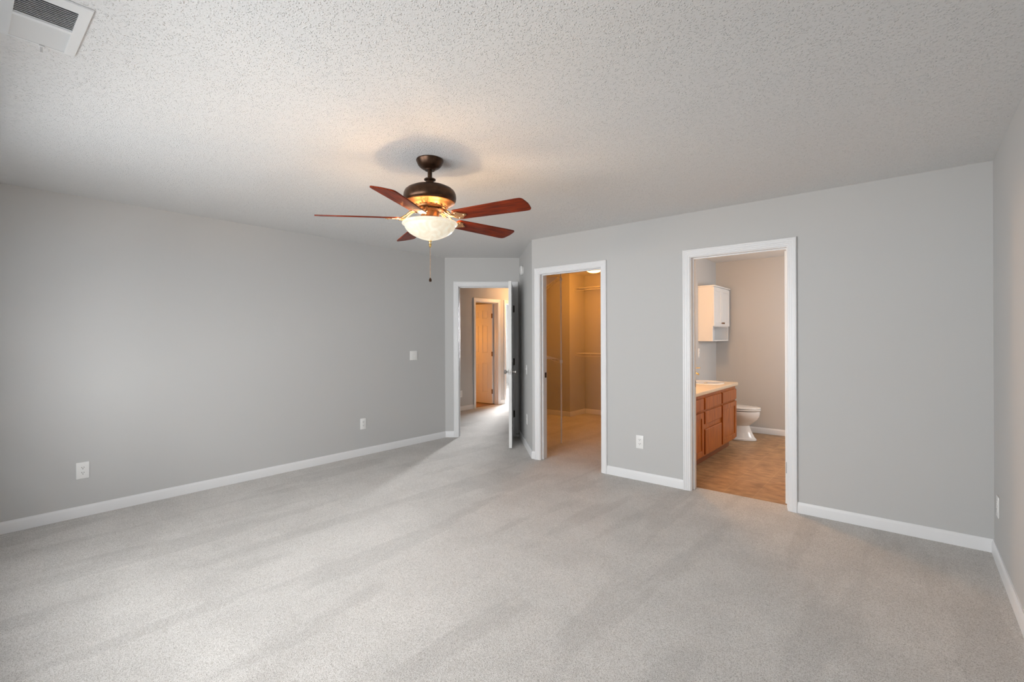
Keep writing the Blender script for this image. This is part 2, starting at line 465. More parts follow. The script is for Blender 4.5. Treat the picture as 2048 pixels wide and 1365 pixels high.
def doorway(name, A, B, x0, x1, zt=DOOR_H, hinge_at=None, hinges=(), hinge_mat=None, strike_at=None, both=True, label='', stop_y=0.05, hinge_face='jamb', strike_mat=None):
    """Casing, jamb, stop, hinge leaves and strike plate of one doorway. x0, x1 = clear opening along A -> B."""
    Mx, L, ang = frame2(A, B)
    o = thing(name, label, 'door trim', Mx @ Vector(((x0 + x1) / 2, 0, 0)), ang, kind='structure')
    X = Matrix.Translation((-(x0 + x1) / 2, 0, 0))
    mb = MB(); casing(mb, x0 - 0.005, x1 + 0.005, zt + 0.005, X); mb.build('casing', M['trim'], o)
    if both:
        mb = MB(); casing(mb, x0 - 0.005, x1 + 0.005, zt + 0.005, X @ Matrix.Translation((0, T, 0)), side=1); mb.build('casing', M['trim'], o)
    mb = MB()
    mb.box(x0 - J, x0, -0.001, T + 0.001, 0, zt + J, mat=X); mb.box(x1, x1 + J, -0.001, T + 0.001, 0, zt + J, mat=X); mb.box(x0, x1, -0.001, T + 0.001, zt, zt + J, mat=X)
    mb.build('jamb', M['trim'], o)
    mb = MB()
    s0, s1 = stop_y, stop_y + 0.034
    mb.box(x0, x0 + .011, s0, s1, 0, zt - .011, .003, mat=X); mb.box(x1 - .011, x1, s0, s1, 0, zt - .011, .003, mat=X); mb.box(x0, x1, s0, s1, zt - .011, zt, .003, mat=X)
    mb.build('stop', M['trim'], o)
    for i, hz in enumerate(hinges):
        mb = MB()
        hm = hinge_mat[i] if isinstance(hinge_mat, (list, tuple)) else hinge_mat
        if hinge_face == 'jamb_back':                      # leaf on the jamb, behind the stop (door swings away from us)
            yc0, yc1 = s1 + .003, T - .002
            xx = (x0, x0 + .0025) if hinge_at == 0 else (x1 - .0025, x1)
            mb.box(*xx, yc0, yc1, hz - .045, hz + .045, .001, mat=X)
            kx = x0 + .004 if hinge_at == 0 else x1 - .004
            mb.lathe([(0, hz - .047), (.006, hz - .047), (.006, hz + .047), (0, hz + .047)], 12, mat=X @ Matrix.Translation((kx, T + .006, 0)))
            for q in (-.028, 0, .028):
                xs = x0 + .003 if hinge_at == 0 else x1 - .003
                mb.lathe([(0, -.001), (.0042, -.001), (.003, .001), (0, .001)], 10, mat=X @ Matrix.Translation((xs, (yc0 + yc1) / 2 + (.006 if q else -.006), hz + q)) @ Matrix.Rotation(R(90), 4, 'Y'))
        else:                                              # leaf and barrel on the room edge of the jamb
            xx = (x0 - .004, x0 + .022) if hinge_at == 0 else (x1 - .006, x1 + .016)
            mb.box(*xx, -.0235, -.0015, hz - .045, hz + .045, .002, mat=X)
            mb.lathe([(0, hz - .05), (.004, hz - .05), (.0065, hz - .046), (.0065, hz + .046), (.004, hz + .05), (0, hz + .05)], 12,
                     mat=X @ Matrix.Translation(((x0 + .004) if hinge_at == 0 else (x1 - .004), -.026, 0)))
        mb.build('hinge', hm, o)
    if strike_at is not None:
        sx, sz, sy = strike_at
        mb = MB()
        if sx == 0: mb.box(x0 - .001, x0 + .0018, sy - .014, sy + .014, sz - .029, sz + .029, mat=X)
        else: mb.box(x1 - .0018, x1 + .001, sy - .014, sy + .014, sz - .029, sz + .029, mat=X)
        mb.build('strike_plate', strike_mat or M['nickel'], o)
    return o

A_, B_ = (P3.x, YB), (XR, YB)
doorway('trim_1', P1, P2, EN0, EN1, hinge_at=1, hinges=(0.31, 1.02, 1.74), hinge_mat=M['hinge_dark'], strike_at=(0, .93, .025), both=True,
        label='white casing of the bedroom doorway', hinge_face='room')
doorway('trim_2', A_, B_, CL0 - P3.x, CL1 - P3.x, strike_at=(0, 0.93, .095), label='white casing of the closet doorway', stop_y=.032, strike_mat=M['hinge_dark'])
doorway('trim_3', A_, B_, BA0 - P3.x, BA1 - P3.x,
        strike_at=(0, 0.93, .095), label='white fluted casing of the bathroom doorway', stop_y=.04, strike_mat=M['hinge_dark'])
doorway('trim_4', (XH, 3.0), (XH, 10.6), D20 - 3.0, D21 - 3.0, label='white casing of the hall doorway with the panel door', stop_y=.04)
doorway('trim_5', (XH, 3.0), (XH, 10.6), D30 - 3.0, D31 - 3.0, label='white casing of the next hall doorway', stop_y=.04)

BASE = [(0, 0), (.0135, 0), (.0135, .062), (.011, .070), (.0075, .076), (.006, .082), (0, .082)]
def base_run(names, pts, labels=None, h=1.0):
    """Baseboards along a chain of wall corners (room on the right-hand... towards -normal), mitred where two meet."""
    pts = [Vector(p) for p in pts]; n = len(pts)
    dirs = [(pts[i + 1] - pts[i]).normalized() for i in range(n - 1)]
    nor = [Vector((d.y, -d.x)) for d in dirs]          # into the room
    def miter(i):
        if i == 0: return nor[0]
        if i == n - 1: return nor[-1]
        m = (nor[i - 1] + nor[i]); m.normalize()
        return m / max(0.3, m.dot(nor[i]))
    for i in range(n - 1):
        rings = []
        for q in (i, i + 1):
            mv = miter(q)
            rings.append([(pts[q].x + mv.x * d, pts[q].y + mv.y * d, z * h) for d, z in BASE])
        mb = MB(); mb.loft(rings)
        struct(mb.build(names[i], M['trim']), labels[i] if labels else None)
CW = 0.0685
dirE = (P2 - P1).normalized()
base_run(['baseboard_left', 'baseboard_entry'], [(XL, YF), P1, P1 + dirE * (EN0 - CW)], ['white baseboard along the left wall', 'white baseboard left of the bedroom doorway'])
base_run(['baseboard_entry_right', 'baseboard_short', 'baseboard_back'], [P1 + dirE * (EN1 + CW), P2, P3, (CL0 - CW, YB)],
         ['white baseboard stub right of the bedroom doorway', 'white baseboard of the short angled wall', 'white baseboard stub left of the closet doorway'])
base_run(['baseboard_back_middle'], [(CL1 + CW, YB), (BA0 - CW, YB)], ['white baseboard between the closet and bathroom doorways'])
base_run(['baseboard_back_right', 'baseboard_right'], [(BA1 + CW, YB), (XR, YB), (XR, YF)], ['white baseboard right of the bathroom doorway', 'white baseboard at the foot of the right wall'])
base_run(['baseboard_hall'], [(XH, 3.0), (XH, D20 - CW)], ['white baseboard in the hall'])
base_run(['baseboard_hall_middle'], [(XH, D21 + CW), (XH, D30 - CW)], ['white baseboard between the two hall doorways'])
base_run(['baseboard_closet_left', 'baseboard_closet_jog', 'baseboard_closet_return', 'baseboard_closet'], [(-3.147, 4.30), (-5.55, 6.78), (-4.43, 6.78), (-4.43, YD), (XE - T, YD)],
         ['baseboard of the angled closet wall', 'baseboard of the closet jog', 'baseboard of the closet return wall', 'baseboard of the closet back wall'])
base_run(['baseboard_bathroom_left', 'baseboard_bathroom'], [(XE, 6.22), (XE, YD), (XR, YD)], ['white baseboard behind the toilet', 'white baseboard of the bathroom far wall'])

# ------------------------------------------------------------------ panel doors
def panel_door(parent, w, h, t, mat, y0=0.0):
    """Six-panel leaf from x=0 to w, y=y0 to y0+t, z=0.012 to h (local)."""
    z0 = 0.012
    mb = MB(); mb.box(0.004, w - .004, y0 + .009, y0 + t - .009, z0 + .004, h - .004)
    st = 0.105; mid = 0.10
    rails = [(z0, .23), (.83, 1.03), (1.61, 1.735), (h - .125, h)]
    for a, b in ((0, st), (w / 2 - mid / 2, w / 2 + mid / 2), (w - st, w)): mb.box(a, b, y0, y0 + t, z0, h)
    for a, b in rails: mb.box(st, w / 2 - mid / 2, y0, y0 + t, a, b); mb.box(w / 2 + mid / 2, w - st, y0, y0 + t, a, b)
    for (a, b) in ((st, w / 2 - mid / 2), (w / 2 + mid / 2, w - st)):
        for (c, d) in ((.23, .83), (1.03, 1.61), (1.735, h - .125)):
            mb.box(a + .016, b - .016, y0 + .002, y0 + t - .002, c + .016, d - .016, .0075)
    return mb.build('leaf', mat, parent)

KNOB = [(0, 0), (.030, 0), (.031, .004), (.026, .008), (.012, .011), (.010, .018), (.011, .026), (.022, .032), (.027, .041), (.0265, .050), (.020, .057), (.008, .060), (0, .060)]
# bedroom door, swung into the room
Mx, L, ang = frame2(P1, P2)
hx = Mx @ Vector((EN1 - 0.002, -0.006, 0))
OPEN = 85.5
d1 = thing('door_1', 'white panel door of the bedroom standing open, its edge towards the camera', 'door', hx, ang + math.pi + R(OPEN), kind='structure')
DW = 0.735
# closed leaf runs towards -x of the wall frame from the hinge; local +x = along the leaf
leaf = panel_door(d1, DW, 2.035, 0.035, M['door'], -0.035)
for sgn in (0, 1):
    mb = MB()
    mb.lathe(KNOB, 28, mat=Matrix.Translation((DW - .065, 0.0 if sgn else -0.035, .93)) @ Matrix.Rotation(R(-90 if sgn else 90), 4, 'X'))
    mb.build('knob', M['nickel'], d1)
mb = MB(); mb.box(DW - .0005, DW + .0015, -.030, -.005, .93 - .029, .93 + .029); mb.box(DW + .0015, DW + .009, -.024, -.011, .93 - .010, .93 + .010, .003)
mb.build('latch_plate', M['nickel'], d1)
# hall panel door, opened into the room behind
d2 = thing('door_2', 'orange-lit six-panel door half seen through the hall doorway', 'door', (XH - T - .004, D21 - .006, 0), R(180 + 2), kind='structure')
panel_door(d2, 0.62, 2.035, 0.035, M['door'])
for hz in (.26, 1.02, 1.79):
    mb = MB(); mb.box(-.012, .018, .030, .0385, hz - .045, hz + .045, .002)
    mb.lathe([(0, hz - .05), (.0065, hz - .047), (.0065, hz + .047), (0, hz + .05)], 12, mat=Matrix.Translation((-.004, .042, 0)))
    mb.build('hinge', M['hinge_brown'], d2)

# bathroom door, opened right back into the bathroom: only its hinge edge shows beside the jamb
d3 = thing('door_3', 'white bathroom door swung inward, its hinge edge showing at the right jamb', 'door', (BA1 - .001, YB + T + .008, 0), R(90), kind='structure')
panel_door(d3, .73, 2.035, .035, M['door'], 0.0)
for hz, hm in ((.30, 'hinge_silver'), (1.07, 'trim'), (1.76, 'trim')):
    mb = MB(); mb.box(-.0022, .0005, .004, .031, hz - .045, hz + .045, .001)
    mb.lathe([(0, hz - .048), (.006, hz - .046), (.006, hz + .046), (0, hz + .048)], 12, mat=Matrix.Translation((-.004, -.002, 0)))
    hg = mb.build('hinge', M[hm], d3)
    mb = MB()
    for dz, dy in ((-.030, .012), (0, .022), (.030, .012)):
        mb.lathe([(0, 0), (.0036, 0), (.0026, .0012), (0, .0012)], 12, mat=Matrix.Translation((-.0021, dy, hz + dz)) @ Matrix.Rotation(R(-90), 4, 'Y'))
    mb.build('screws', M['nickel'], hg)

# ------------------------------------------------------------------ outlets, switches, smoke alarm, door stop
def wall_matrix(kind, p):
    return p
def outlet_proto():
    o = thing('wall_outlet', '', 'outlet')
    mb = MB(); mb.box(-.038, .038, -.006, 0, -.0625, .0625, .003, 2); mb.build('cover_plate', M['plate'], o)
    for s in (1, -1):
        mb = MB()
        t = [(.0165 * math.cos(a) if abs(math.cos(a)) < .87 else .0145 * math.copysign(1, math.cos(a)), .0150 * math.sin(a)) for a in [2 * math.pi * k / 32 for k in range(32)]]
        mb.loft([[(x, -.0055, z + s * .0195) for x, z in t], [(x, -.0085, z + s * .0195) for x, z in t]])
        sk = mb.build('socket', M['plate'], o)
        mb = MB()
        for sx in (-.0062, .0062): mb.box(sx - .0014, sx + .0014, -.0089, -.008, s * .0195 + .0005, s * .0195 + .0085)
        mb.lathe([(0, -.0089), (.0027, -.0089), (.0027, -.008), (0, -.008)], 12, mat=Matrix.Translation((0, 0, s * .0195 - .0065)) @ Matrix.Rotation(R(90), 4, 'X') @ Matrix.Translation((0, 0, .01695)))
        mb.build('slots', M['slot'], sk)
    mb = MB(); mb.lathe([(0, 0), (.003, 0), (.002, .001), (0, .001)], 12, mat=Matrix.Translation((0, -.006, 0)) @ Matrix.Rotation(R(90), 4, 'X'))
    mb.build('screw', M['plate'], o)
    return o
first = outlet_proto()
angE = ang
angS = math.atan2((P3 - P2).y, (P3 - P2).x)
def on_short(x):   # point of the short wall at a given x
    k = (x - P2.x) / (P3.x - P2.x); return P2 + (P3 - P2) * k
q = on_short(-3.555)
spots = [((XL, .645, .350), R(90), 'white duplex outlet on the left wall nearest the camera'),
         ((XL, 3.06, .362), R(90), 'white duplex outlet on the left wall towards the bedroom doorway'),
         ((-1.95, YB, .362), 0.0, 'white duplex outlet between closet and bathroom doorways'),
         ((XR, 3.99, .337), R(-90), 'white duplex outlet on the right wall by the corner'),
         ((q.x, q.y, .36), angS, 'white duplex outlet on the short angled wall behind the open door'),
         ((XH, 6.06, .31), R(90), 'white duplex outlet on the hall wall beyond the bedroom doorway'),
         ((XE, 6.52, 1.13), R(90), 'white duplex outlet under the white bathroom wall cabinet')]
for i, (p, rz, lab) in enumerate(spots):
    o = first if i == 0 else copy_tree(first)
    o.location = p; o.rotation_euler = (0, 0, rz); o['label'] = lab; o['group'] = 'white duplex outlets'

def switch(name, gangs, loc, rz, label):
    o = thing(name, label, 'light switch', loc, rz)
    w = .035 + .023 * (gangs - 1) + (.0 if gangs == 1 else 0)
    mb = MB(); mb.box(-w, w, -.006, 0, -.0575, .0575, .003, 2); mb.build('cover_plate', M['plate'], o)
    for g in range(gangs):
        x = (g - (gangs - 1) / 2) * .046
        mb = MB(); mb.box(x - .0052, x + .0052, -.0072, -.005, -.0125, .0125, .001)
        mb.box(x - .004, x + .004, -.016, -.006, -.004, .004, .0015, mat=Matrix.Translation((0, -.002, .003)) @ Matrix.Rotation(R(-25), 4, 'X'))
        mb.build('toggle', M['plate'], o)
    return o
switch('light_switch', 2, (XL, 3.787, 1.127), R(90), 'white double light switch high on the left wall')
q = on_short(-3.559)
switch('light_switch', 1, (q.x, q.y, .96), angS, 'small white switch plate on the short angled wall')

q = on_short(-3.792)
o = thing('smoke_alarm', 'round white alarm high on the short angled wall', 'smoke alarm', (q.x, q.y, 2.21), angS)
X = Matrix.Rotation(R(90), 4, 'X')
mb = MB(); mb.lathe([(0, 0), (.055, 0), (.055, .010), (0, .010)], 40, X); mb.build('mounting_ring', M['plate'], o)
mb = MB(); mb.lathe([(0, .012), (.060, .012), (.062, .016), (.060, .030), (.048, .038), (.015, .040), (0, .040)], 40, X); mb.build('cover', M['plate'], o)
mb = MB(); mb.lathe([(0, .040), (.010, .040), (.009, .043), (0, .043)], 20, X @ Matrix.Translation((0, .025, 0))); mb.build('test_button', M['plate'], o)

q = P2 + (P3 - P2).normalized() * .10
o = thing('door_stop', 'white spring door stop low on the baseboard behind the open door', 'door stop', (q.x, q.y, .055), angS)
mb = MB(); mb.tube([(.006 * math.cos(a * .9), -.014 - .055 * a / 62, .006 * math.sin(a * .9)) for a in range(63)], .0014, 6); mb.build('spring', M['hinge_silver'], o)
mb = MB(); mb.lathe([(0, .066), (.008, .066), (.009, .072), (.008, .080), (0, .081)], 16, X); mb.build('tip', M['plate'], o)

# ------------------------------------------------------------------ ceiling vent
o = thing('ceiling_vent', 'white louvred air vent in the ceiling corner above', 'vent', (-2.257, .205, H))
mb = MB()
ox0, ox1, oy0, oy1 = -.195, .195, -.105, .105
ix0, ix1, iy0, iy1 = -.172, .153, -.072, .072
prof = [((ox0, ox1, oy0, oy1), -.001), ((ox0 + .002, ox1 - .002, oy0 + .002, oy1 - .002), -.006), ((ix0 - .006, ix1 + .006, iy0 - .006, iy1 + .006), -.011),
        ((ix0, ix1, iy0, iy1), -.011), ((ix0, ix1, iy0, iy1), -.001)]
mb.loft([[(a, c, z), (b, c, z), (b, d, z), (a, d, z)] for (a, b, c, d), z in prof], cap=False)
mb.box(-.008, .008, iy0, iy1, -.012, -.002)
mb.build('frame', M['vent'], o)
mb = MB(); mb.box(ix0, ix1, iy0, iy1, -.0012, -.0002); mb.build('duct_shade_sheet', M['duct'], o)  # thin dark sheet on the closed ceiling, painted shade behind the louvres
for x0, x1, tilt in ((ix0, -.008, -40), (.008, ix1, 40)):
    n = 12
    mb = MB()
    for k in range(n):
        x = x0 + (k + .5) * (x1 - x0) / n
        mb.box(-.0062, .0062, iy0, iy1, -.0005, .0005, mat=Matrix.Translation((x, 0, -.0066)) @ Matrix.Rotation(R(tilt), 4, 'Y'))
    mb.build('louvres', M['vent'], o)
mb = MB(); mb.box(-.012, .012, -.007, .007, 0, .003, mat=Matrix.Translation((ix0 - .012, .012, -.0145))); mb.box(-.002, .002, -.004, .004, -.022, 0, .001, mat=Matrix.Translation((ix0 - .010, .012, -.0130)))
mb.build('lever', M['vent'], o)

# ------------------------------------------------------------------ ceiling fan
FX, FY = -2.245, 1.891
fan = thing('ceiling_fan', 'dark bronze ceiling fan with five cherry blades and lit glass bowl', 'ceiling fan', (FX, FY, H))
mb = MB(); mb.lathe([(0, 0), (.081, 0), (.083, -.006), (.081, -.012), (.077, -.020), (.071, -.034), (.060, -.046), (.046, -.056), (.034, -.060), (.030, -.066), (0, -.066)], 64)
mb.build('canopy', M['bronze'], fan)
mb = MB(); mb.lathe([(0, -.06), (.0135, -.06), (.0135, -.130), (0, -.130)], 32)
mb.build('downrod', M['bronze'], fan)
mb = MB(); mb.lathe([(0, -.116), (.030, -.116), (.035, -.119), (.035, -.125), (.023, -.128), (.023, -.138), (.030, -.152), (.040, -.166), (.042, -.174), (0, -.174)], 40)
mb.build('collar', M['bronze'], fan)
mb = MB(); mb.lathe([(0, -.168), (.07, -.169), (.115, -.172), (.118, -.176), (.136, -.182), (.150, -.194), (.158, -.212), (.160, -.232), (.158, -.250), (.151, -.260), (.148, -.262), (0, -.262)], 72)
mb.build('motor_housing', M['bronze'], fan)
mb = MB(); mb.lathe([(0, -.26), (.149, -.260), (.151, -.264), (.147, -.268), (.138, -.270), (.128, -.278), (.112, -.288), (.097, -.293), (.095, -.299), (.082, -.301), (0, -.301)], 72)
for k in range(20):
    a = 2 * math.pi * k / 20
    mb.box(-.003, .003, -.006, .006, -.006, 0, .001, mat=Matrix.Translation((.104 * math.cos(a), .104 * math.sin(a), -.289)) @ Matrix.Rotation(a, 4, 'Z'))
mb.build('motor_skirt', M['bronze_lit'], fan)
mb = MB(); mb.lathe([(0, -.300), (.078, -.300), (.080, -.304), (.080, -.314), (.074, -.318), (0, -.318)], 56); mb.build('flywheel', M['bronze'], fan)
mb = MB(); mb.lathe([(0, -.317), (.056, -.317), (.056, -.352), (.060, -.356), (.066, -.360), (.074, -.364), (.078, -.369), (.070, -.374), (0, -.374)], 56)
mb.build('switch_housing', M['bronze_lit'], fan)
ang0 = 187.6 + 40.11
BP = 13.0
zb = -.360
DROOP = (0.0, 1.6, 0.0, 0.0, 0.5)
for k in range(5):
    az = R(ang0 + 72 * k)
    Rz = Matrix.Rotation(az, 4, 'Z')
    # blade iron: scrolled open loop from the flywheel to the blade root
    mb = MB()
    for s in (-1, 1):
        mb.tube([(.070, s * .008, -.309), (.095, s * .012, -.315), (.118, s * .024, -.327), (.142, s * .031, zb + .010), (.168, s * .026, zb - .004), (.188, s * .012, zb - .008)],
                [.0075, .007, .0062, .0058, .0058, .006], 10, flat=.8)
    mb.tube([(.100, 0, -.318), (.122, 0, -.336), (.150, 0, zb - .004), (.185, 0, zb - .008)], [.005, .0045, .0045, .005], 8)
    pl = [(.172, -.010), (.182, -.032), (.200, -.044), (.222, -.040), (.236, -.022), (.262, -.008), (.268, 0), (.262, .008), (.236, .022), (.222, .040), (.200, .044), (.182, .032), (.172, .010)]
    Pp = Matrix.Translation((0, 0, zb)) @ Matrix.Rotation(R(-BP), 4, 'X')
    mb.prism(pl, -.0085, -.004, mat=Pp)
    for (sx, sy) in ((.205, -.030), (.205, .030), (.252, 0)):
        mb.lathe([(0, -.0115), (.004, -.0112), (.006, -.0085), (0, -.008)], 14, mat=Pp @ Matrix.Translation((sx, sy, 0)))
    bmesh.ops.transform(mb.bm, matrix=Rz, verts=mb.bm.verts)
    mb.build('blade_iron', M['iron'], fan)
    # blade
    out = []
    w0, w1, r0, r1 = .056, .069, .185, .665
    out += [(r0, -w0 + .016), (r0 + .006, -w0 + .006), (r0 + .018, -w0)]
    rc = .026
    out += [(r1 - rc - .02, -w1), (r1 - rc, -w1 + .001)] + [(r1 - rc + rc * math.sin(q), -w1 + rc - rc * math.cos(q)) for q in (.4, .8, 1.2, 1.5)] + [(r1 + .004, -.02)]
    out += [(r1 + .006, 0.0)]
    out += [(x, -y) for x, y in reversed(out[:-1])]
    mb = MB(); mb.prism(out, -.0035, .0035)
    bmesh.ops.bevel(mb.bm, geom=[e for e in mb.bm.edges], offset=.0012, segments=1, affect='EDGES')
    b = mb.build('blade', M['blade'], fan)
    b.location = (0, 0, zb); b.rotation_euler = (Rz @ Matrix.Rotation(R(DROOP[k]), 4, 'Y') @ Matrix.Rotation(R(-BP), 4, 'X')).to_euler()
outer = [(.164, 0), (.1675, .02), (.1685, .06), (.1665, .09), (.158, .125), (.1515, .16), (.1505, .19), (.1525, .205), (.1515, .25), (.147, .34), (.138, .45), (.125, .56), (.107, .67), (.084, .78), (.058, .88), (.032, .95), (.014, .99), (.006, 1.0)]
outer = [(r, -.388 - .107 * q) for r, q in outer]
inner = [(r - .004 if r > .01 else r, z + .0045) for r, z in reversed(outer)]
mb = MB(); mb.lathe(outer + inner, 72, closed=True); bowl = mb.build('light_bowl', M['bowl'], fan)
mb = MB(); mb.lathe([(0, -.490), (.010, -.494), (.011, -.499), (.007, -.503), (.006, -.512), (.0095, -.516), (.0095, -.521), (.005, -.524), (.008, -.530), (.004, -.537), (0, -.538)], 24)
mb.build('finial', M['gold'], bowl)
mb = MB()
mb.tube([(0, 0, -.534), (.001, 0, -.60), (0, .001, -.67), (0, 0, -.727)], .0012, 8)
for z in (-.565, -.60, -.635, -.67): mb.lathe([(0, z), (.0024, z - .0024), (0, z - .0048)], 10)
ch = mb.build('pull_chain', M['iron'], fan)
mb = MB(); mb.lathe([(0, -.722), (.004, -.724), (.0075, -.730), (.0085, -.742), (.006, -.746), (0, -.746)], 20); mb.build('pull_knob', M['bronze'], ch)
mb = MB(); mb.tube([(.030, -.050, -.352), (.032, -.060, -.350), (.0325, -.0625, -.345)], .0015, 8); mb.lathe([(.0035, -.0012), (.0047, 0), (.0035, .0012), (.0025, 0)], 20, closed=True, mat=Matrix.Translation((.031, -.061, -.340)) @ Matrix.Rotation(R(90), 4, 'X') @ Matrix.Rotation(R(30), 4, 'Y'))
mb.build('chain_ring', M['gold'], fan)
for a in (20, 140, 260):
    point_light('fan_bulb', (FX + .055 * math.cos(R(a)), FY + .055 * math.sin(R(a)), H - .398), 10.0, (1.0, 0.66, 0.36), .022)

# ------------------------------------------------------------------ closet
cl = thing('closet_light', 'round lit dome light on the closet ceiling', 'ceiling light', (-3.673, 6.30, H))
mb = MB(); mb.lathe([(0, 0), (.150, 0), (.152, -.008), (.148, -.022), (.140, -.026), (0, -.026)], 48); mb.build('base', M['plate'], cl)
mb = MB(); mb.lathe([(.139, -.024), (.138, -.040), (.128, -.064), (.106, -.086), (.074, -.102), (.036, -.110), (0, -.112)], 48); mb.build('dome', M['dome'], cl)
point_light('closet_bulb', (-3.673, 6.30, H - .20), 32, (1.0, 0.35, 0.035), .10)

eC = Vector((-.690, .7238)); nC = Vector((.7238, .690)); C0 = Vector((-3.147, 4.262))
angC = math.atan2(eC.y, eC.x)
def wire_shelf(name, L, D, loc, rz, label, brackets, flip=1):
    """Ventilated shelf: x along the wall 0..L, y from the wall (0) to the front (flip * D), top at z=0."""
    o = thing(name, label, 'wire shelf', loc, rz, 'wire closet shelves')
    f = flip
    mb = MB()
    n = int(L / .0254)
    for k in range(n + 1):
        x = min(L - .002, .002 + k * .0254)
        mb.tube([(x, 0.004 * f, 0), (x, f * (D - .002), 0)] + ([(x, f * D, -.004), (x, f * D, -.045)] if k % 12 == 0 or k == n else []), .0016, 6)
    mb.build('deck_wires', M['wire'], o)
    for nm, y, z, r in (('back_rail', .006, -.004, .003), ('middle_rail', D * .5, -.004, .003), ('front_rail', D - .002, -.004, .0033), ('lip_rail', D, -.045, .0036)):
        mb = MB(); mb.tube([(0, f * y, z), (L, f * y, z)], r, 8); mb.build(nm, M['wire'], o)
    for x in brackets:
        mb = MB(); mb.tube([(x, f * D, -.045), (x, f * (D - .03), -.06), (x, f * .012, -.30)], .004, 8); mb.box(x - .009, x + .009, min(0, f * .006), max(0, f * .006), -.325, -.275, .002)
        mb.build('bracket', M['wire'], o)
    return o
for z, lab in ((2.125, 'upper wire shelf on the angled closet wall beside the white pole'), (1.075, 'lower wire shelf on the angled closet wall beside the white pole')):
    p = C0 + eC * .755
    wire_shelf('wire_shelf', 2.3, .303, (p.x, p.y, z), angC, lab, (1.1, 1.9), flip=-1)
for z, lab in ((2.20, 'upper wire shelf on the closet back wall near the dome light'), (1.075, 'lower wire shelf on the closet back wall under the upper one')):
    wire_shelf('wire_shelf', 2.11, .33, (-4.425, YD, z), 0, lab, (.55, 1.4), flip=-1)
p = C0 + eC * .73 + nC * .332
o = thing('shelf_pole', 'thin white upright pole holding the ends of the closet shelves', 'pole', (p.x, p.y, 0))
mb = MB(); mb.lathe([(0, .004), (.0095, .004), (.0095, 2.17), (0, 2.17)], 16); mb.build('upright', M['wire'], o)
mb = MB(); mb.lathe([(0, 0), (.016, 0), (.015, .012), (0, .012)], 16); mb.build('foot', M['wire'], o)
for z in (2.10, 1.05):
    mb = MB(); mb.box(-.016, .016, -.016, .016, z - .03, z + .012, .003, mat=Matrix.Rotation(angC, 4, 'Z')); mb.build('clip', M['wire'], o)

# ------------------------------------------------------------------ bathroom
VX, VY0, VY1 = -1.645, 4.42, 6.20      # front face, near end, far end
van = thing('vanity_cabinet', 'cherry wood vanity cabinet with drawers and doors in the bathroom', 'vanity', (XE, (VY0 + VY1) / 2, 0))
mb = MB()
mb.box(XE + .001, VX - .018, VY0, VY1, .105, .752)
mb.box(VX - .018, VX, VY0, VY1, .105, .752, .001)
mb.build('body', M['cabinet'], van, True)
mb = MB(); mb.box(XE + .001, VX - .075, VY0, VY1 - .002, 0, .105); mb.build('toe_kick', M['toe'], van, True)
cols = [(5.640, 6.185), (5.045, 5.590), (4.45, 4.995)]
def drawer(y0, y1, z0, z1):
    mb = MB()
    rr = []
    for ins, dx in ((0, .0), (0, .012), (.006, .019), (.014, .019)):
        rr.append([(VX + dx, y0 + ins, z0 + ins), (VX + dx, y1 - ins, z0 + ins), (VX + dx, y1 - ins, z1 - ins), (VX + dx, y0 + ins, z1 - ins)])
    mb.loft(rr); return mb.build('drawer', M['cabinet'], van, True)
def cab_door(y0, y1, z0, z1):
    mb = MB(); s = .058
    mb.box(VX, VX + .010, y0 + .01, y1 - .01, z0 + .01, z1 - .01)
    for a, b, c, d in ((y0, y0 + s, z0, z1), (y1 - s, y1, z0, z1), (y0 + s, y1 - s, z0, z0 + s), (y0 + s, y1 - s, z1 - s, z1)):
        mb.box(VX, VX + .019, a, b, c, d, .003)
    return mb.build('door', M['cabinet'], van, True)
for i, (a, b) in enumerate(cols):
    if i == 1:
        drawer(a, b, .590, .715); drawer(a, b, .440, .570); drawer(a, b, .125, .385)
    else:
        drawer(a, b, .590, .715); cab_door(a, b, .125, .570)
ct = thing('countertop', 'beige laminate countertop on the cherry vanity', 'countertop', (XE, (VY0 + VY1) / 2, .752))
mb = MB(); mb.box(XE + .001, VX + .03, VY0 - .01, VY1 + .02, .752, .792, .010, 3); mb.build('slab', M['laminate'], ct, True)
mb = MB(); mb.box(XE + .001, XE + .02, VY0 - .01, VY1 + .02, .790, .87, .004); mb.build('backsplash', M['laminate'], ct, True)
sk = thing('sink', 'white oval drop-in sink in the beige countertop', 'sink', (-1.885, 5.86, .792))
def ell(rx, ry, z, n=48): return [(rx * math.cos(2 * math.pi * k / n), ry * math.sin(2 * math.pi * k / n), z) for k in range(n)]
mb = MB(); mb.loft([ell(.200, .255, .0005), ell(.202, .257, .006), ell(.196, .250, .012), ell(.188, .236, .012), ell(.178, .226, .006), ell(.150, .195, .003), ell(.06, .08, .0015)])
mb.build('basin', M['porcelain'], sk)
mb = MB(); mb.lathe([(0, .0015), (.022, .002), (.020, .0045), (0, .004)], 24); mb.build('drain', M['gold'], sk)
fc = thing('faucet', 'brass single-lever faucet behind the white oval sink', 'faucet', (-2.130, 5.95, .792))
mb = MB(); mb.loft([ell(.025, .075, .0005), ell(.025, .075, .010), ell(.020, .066, .016)]); mb.lathe([(0, .014), (.022, .014), (.020, .06), (.021, .10), (.018, .115), (0, .118)], 24); mb.build('body', M['gold'], fc)
mb = MB(); mb.tube([(0, 0, .075), (.04, 0, .105), (.09, 0, .112), (.125, 0, .100), (.130, 0, .085)], [.014, .012, .011, .011, .011], 12); mb.build('spout', M['gold'], fc)
mb = MB(); mb.tube([(0, 0, .115), (.02, 0, .145), (.075, 0, .172), (.150, 0, .176)], [.013, .014, .012, .009], 12, flat=.6); mb.build('lever', M['gold'], fc)

